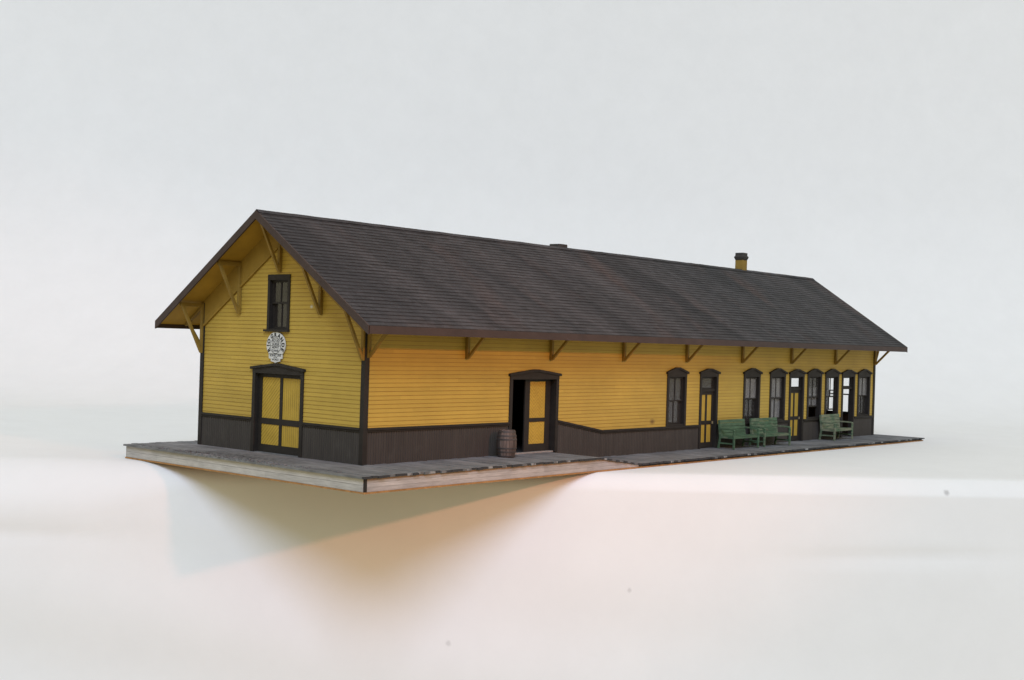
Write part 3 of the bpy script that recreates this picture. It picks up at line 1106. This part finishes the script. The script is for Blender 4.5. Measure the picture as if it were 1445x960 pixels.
# passenger doors
TR0, TR1 = 1.88, 2.32
for i, c in enumerate(DOOR):
    u0, u1 = c - HALF, c + HALF
    mb = casing(FRONT, u0, u1, ZL - 0.01, 2.49, 2.63, True, 0.125, 0.17, False)
    FRONT.box(mb, u0 + 0.126, u1 - 0.126, 1.79, 1.885, -0.13, -0.03)
    fr = mb.build('door_frame', M['trim'], depot, 0.006)
    mb = MB()
    a, b = u0 + 0.13, u1 - 0.13
    st = 0.06
    FRONT.box(mb, a, a + st, 1.887, 2.32, -0.10, -0.06)
    FRONT.box(mb, b - st, b, 1.887, 2.32, -0.10, -0.06)
    FRONT.box(mb, a + st, b - st, 1.887, 1.93, -0.10, -0.061)
    FRONT.box(mb, a + st, b - st, 2.27, 2.32, -0.10, -0.061)
    mb.build('transom_sash', M['trim'], fr)
    mb = MB()
    FRONT.box(mb, a + st - .003, b - st + .003, 1.925, 2.275, -0.084, -0.078)
    mb.build('transom_pane', (M['glass_dark'], M['glass_clear'], M['glass_clear'])[i], fr)
    if i < 2:
        w_ = b - a
        g = 0.12
        cols = [(a + g, c - 0.05), (c + 0.05, b - g)]
        d = leaf(FRONT, 'passenger_door', a, b, ZL + 0.012, 1.785, -0.075, cols, [(-0.07, 0.58), (0.72, 1.67)], [M['upright'], M['upright']])
        mb = MB()
        FRONT.box(mb, b - 0.085, b - 0.035, 0.60, 0.69, -0.0745, -0.04)
        mb.build('door_knob', M['brass'], d)
    else:
        hx, hy, ca, sa = u1 - 0.13, 0.17, math.cos(math.radians(20)), math.sin(math.radians(20))
        sd = Face(lambda u, v, w: (hx + u * ca + w * sa, hy + u * sa - w * ca, v))
        leaf(sd, 'passenger_door', 0.0, 0.96, ZL + 0.03, 1.785, 0.05, [(0.12, 0.43), (0.53, 0.84)], [(-0.07, 0.58), (0.72, 1.67)], [M['inner'], M['inner']])

# ------------------------------------------------------------------ herald sign over the gable door
sign = thing('herald_sign', 'small white oval railway herald reading RIO GRANDE above the double freight door', 'sign', (-0.03, 3.71, 3.03))
SG = Face(lambda u, v, w: (-w, -u, v))    # local: u to the viewer's right
mb = MB()
RX, RZ, ZO = 0.415, 0.37, 0.06
pts = []
n = 48
a0 = math.radians(-48)
for k in range(n + 1):
    a = a0 + (math.pi - 2 * a0) * k / n
    pts.append((RX * math.cos(a), ZO + RZ * math.sin(a)))
bz = pts[0][1]
low = [(-0.305, bz + 0.002), (-0.295, -0.325), (-0.205, -0.33), (-0.20, -0.398), (-0.05, -0.425), (0, -0.448), (0.05, -0.425), (0.20, -0.398), (0.205, -0.33), (0.295, -0.325), (0.305, bz + 0.002)]
SG.poly(mb, pts + low, 0.0, 0.035)
mb.build('sign_plate', M['sign'], sign)


def glyphs(txt, size, place, fat=0.02):
    """text turned into mesh pieces; place(x, y) maps flat text coordinates to (u, v)"""
    cu = bpy.data.curves.new('lettering', 'FONT')
    cu.body = txt
    cu.size = size
    cu.align_x = 'CENTER'
    cu.offset = size * fat
    ob = bpy.data.objects.new('lettering_source', cu)
    COL.objects.link(ob)
    dg = bpy.context.evaluated_depsgraph_get()
    me = bpy.data.meshes.new_from_object(ob.evaluated_get(dg))
    vs = [place(v.co.x, v.co.y) for v in me.vertices]
    fs = [tuple(p.vertices) for p in me.polygons]
    bpy.data.objects.remove(ob)
    bpy.data.meshes.remove(me)
    bpy.data.curves.remove(cu)
    return vs, fs


mb = MB()
def add(txt, size, place, fat=0.02):
    vs, fs = glyphs(txt, size, place, fat)
    i = len(mb.v)
    mb.v += [SG.T(u, v, 0.039) for u, v in vs]
    mb.f += [tuple(i + k for k in f) for f in fs]


for ch, deg in zip('RIOGRANDE', (207, 181, 158, 122, 94, 64, 35, 4, -22)):
    a = math.radians(deg)
    px, pz = 0.325 * math.cos(a), 0.05 + 0.295 * math.sin(a)
    ta = math.atan2(-math.cos(a) * 0.9, math.sin(a))      # letters stand outward
    add(ch, 0.165, lambda x, y, px=px, pz=pz, ta=ta: (px + x * math.cos(ta) - (y - 0.05) * math.sin(ta), pz + x * math.sin(ta) + (y - 0.05) * math.cos(ta)), 0.05)
for txt, sz, v in (('ROYAL', 0.105, 0.15), ('GORGE', 0.105, 0.06), ('MOFFAT', 0.085, -0.035), ('TUNNEL', 0.085, -0.125)):
    add(txt, sz, lambda x, y, v=v: (x * 0.92, v + y))
add('SCENIC LINE', 0.080, lambda x, y: (x * 1.1, -0.258 + y))
add('OF THE', 0.048, lambda x, y: (x, -0.305 + y))
add('WORLD', 0.075, lambda x, y: (x * 1.1, -0.375 + y))


def ring(rx, rz, t):
    k0 = 40
    for k in range(k0):
        a, b = 2 * math.pi * k / k0, 2 * math.pi * (k + 1) / k0
        mb.face(*[SG.T(r1 * math.cos(q), r3 * math.sin(q) + 0.045, 0.0385) for r1, r3, q in ((rx, rz, a), (rx, rz, b), (rx - t, rz - t, b), (rx - t, rz - t, a))])


ring(0.24, 0.228, 0.015)
for u0, u1, v0, v1 in ((-0.23, 0.23, 0.034, 0.046), (-0.285, 0.285, -0.198, -0.184)):
    mb.face(*[SG.T(u, v, 0.0385) for u, v in ((u0, v0), (u1, v0), (u1, v1), (u0, v1))])
mb.build('lettering', M['ink'], sign, recalc=False)

# ------------------------------------------------------------------ barrel
bar = thing('wooden_barrel', 'weathered brown wooden barrel with dark hoops beside the half open freight door', 'barrel', (5.2, -0.50, 0.006))
H, r0, r1 = 0.80, 0.232, 0.295


def br(z):
    t = 2 * z / H - 1
    return r1 - (r1 - r0) * t * t


mb = MB()
prof = [(br(H * k / 16), H * k / 16) for k in range(17)] + [(r0 - 0.025, H), (r0 - 0.03, H - 0.035), (0.02, H - 0.035)]
mb.lathe(prof, 36)
mb.build('barrel_staves', M['barrel'], bar, smooth=False)
for z in (0.035, 0.165, 0.27, 0.53, 0.635, 0.755):
    mb = MB()
    h = 0.022
    mb.lathe([(br(z - h) - 0.01, z - h), (br(z - h) + 0.012, z - h), (br(z + h) + 0.012, z + h), (br(z + h) - 0.01, z + h)], 36)
    mb.build('hoop', M['hoop'], bar)

# ------------------------------------------------------------------ benches (local: x along, -y forward, feet at z = 0)
BW = 1.80


def make_bench(label):
    t = thing('platform_bench', label, 'bench', (0, 0, 0), 0, 'green benches along the platform')
    lean = 0.10
    mb = MB()
    for k in range(5):
        z0 = 0.44 + k * 0.122
        q = lambda z: -0.05 + (z - 0.44) * lean * 1.2
        j = random.uniform(-0.006, 0.006)
        mb.prism([(-BW / 2 + 0.02, q(z0), z0), (-BW / 2 + 0.02, q(z0 + 0.112), z0 + 0.112), (-BW / 2 + 0.02, q(z0 + 0.112) + 0.035, z0 + 0.112), (-BW / 2 + 0.02, q(z0) + 0.035, z0)], (BW - 0.04 + j, 0, 0))
    mb.build('backrest', M['bench'], t, 0.006)
    mb = MB()
    for k in range(3):
        y0 = -0.58 + k * 0.18
        mb.box((-BW / 2 + 0.065, y0, 0.445 - 0.006 * k), (BW / 2 - 0.065, y0 + 0.168, 0.48 - 0.006 * k))
    mb.build('seat', M['bench'], t, 0.006)
    for s in (-1, 1):
        xx = s * (BW / 2 - 0.035)
        mb = MB()
        mb.box((xx - 0.032, -0.62, 0), (xx + 0.032, -0.55, 0.665))
        mb.build('leg', M['bench'], t, 0.006)
        mb = MB()
        mb.prism([(xx - 0.03, 0.03, 0), (xx - 0.03, 0.10, 0), (xx - 0.03, 0.035, 0.40), (xx - 0.03, 0.10, 1.03), (xx - 0.03, 0.045, 1.03), (xx - 0.03, -0.035, 0.40)], (0.06, 0, 0))
        mb.build('leg', M['bench'], t, 0.004)
        mb = MB()
        up_ = [(0.0, 0.745), (-0.25, 0.745), (-0.50, 0.735), (-0.585, 0.715), (-0.635, 0.672)]
        lo_ = [(y + (0.0 if k < 3 else 0.03), z - 0.055) for k, (y, z) in enumerate(up_)]
        lo_[-1] = (-0.57, 0.666)
        lo_[-2] = (-0.555, 0.672)
        mb.prism([(xx - 0.045, y, z) for y, z in up_ + lo_[::-1]], (0.09, 0, 0))
        mb.build('armrest', M['bench'], t, 0.006)
        mb = MB()
        mb.box((xx - 0.02, -0.55, 0.17), (xx + 0.02, 0.04, 0.22))
        mb.build('side_rail', M['bench'], t)
        mb = MB()
        mb.box((xx - 0.022, -0.549, 0.375), (xx + 0.022, -0.03, 0.44))
        mb.build('seat_rail', M['bench'], t)
    mb = MB()
    mb.box((-BW / 2 + 0.07, -0.60, 0.38), (BW / 2 - 0.07, -0.57, 0.444))
    mb.build('front_rail', M['bench'], t, 0.004)
    return t


def dup(root, loc, rz, label, mat):
    r = root.copy()
    COL.objects.link(r)
    r.location, r.rotation_euler = loc, (0, 0, rz)
    r['label'] = label
    for ch in list(root.children):
        c = ch.copy()
        COL.objects.link(c)
        c.parent = r
        c.material_slots[0].link = 'OBJECT'
        c.material_slots[0].material = mat
    return r


ZB = ZL + 0.008
b1 = make_bench('green wooden platform bench nearest the ramp, beside the first passenger door')
b1.location = (18.17, -0.31, ZB)
dup(b1, (20.42, -0.36, ZB), math.radians(-4), 'green wooden bench between the two windows and the second passenger door', M['bench_mid'])
dup(b1, (26.18, -0.22, ZB), math.radians(2), 'faded green bench with worn grey planks standing before the open passenger door', M['bench_worn'])
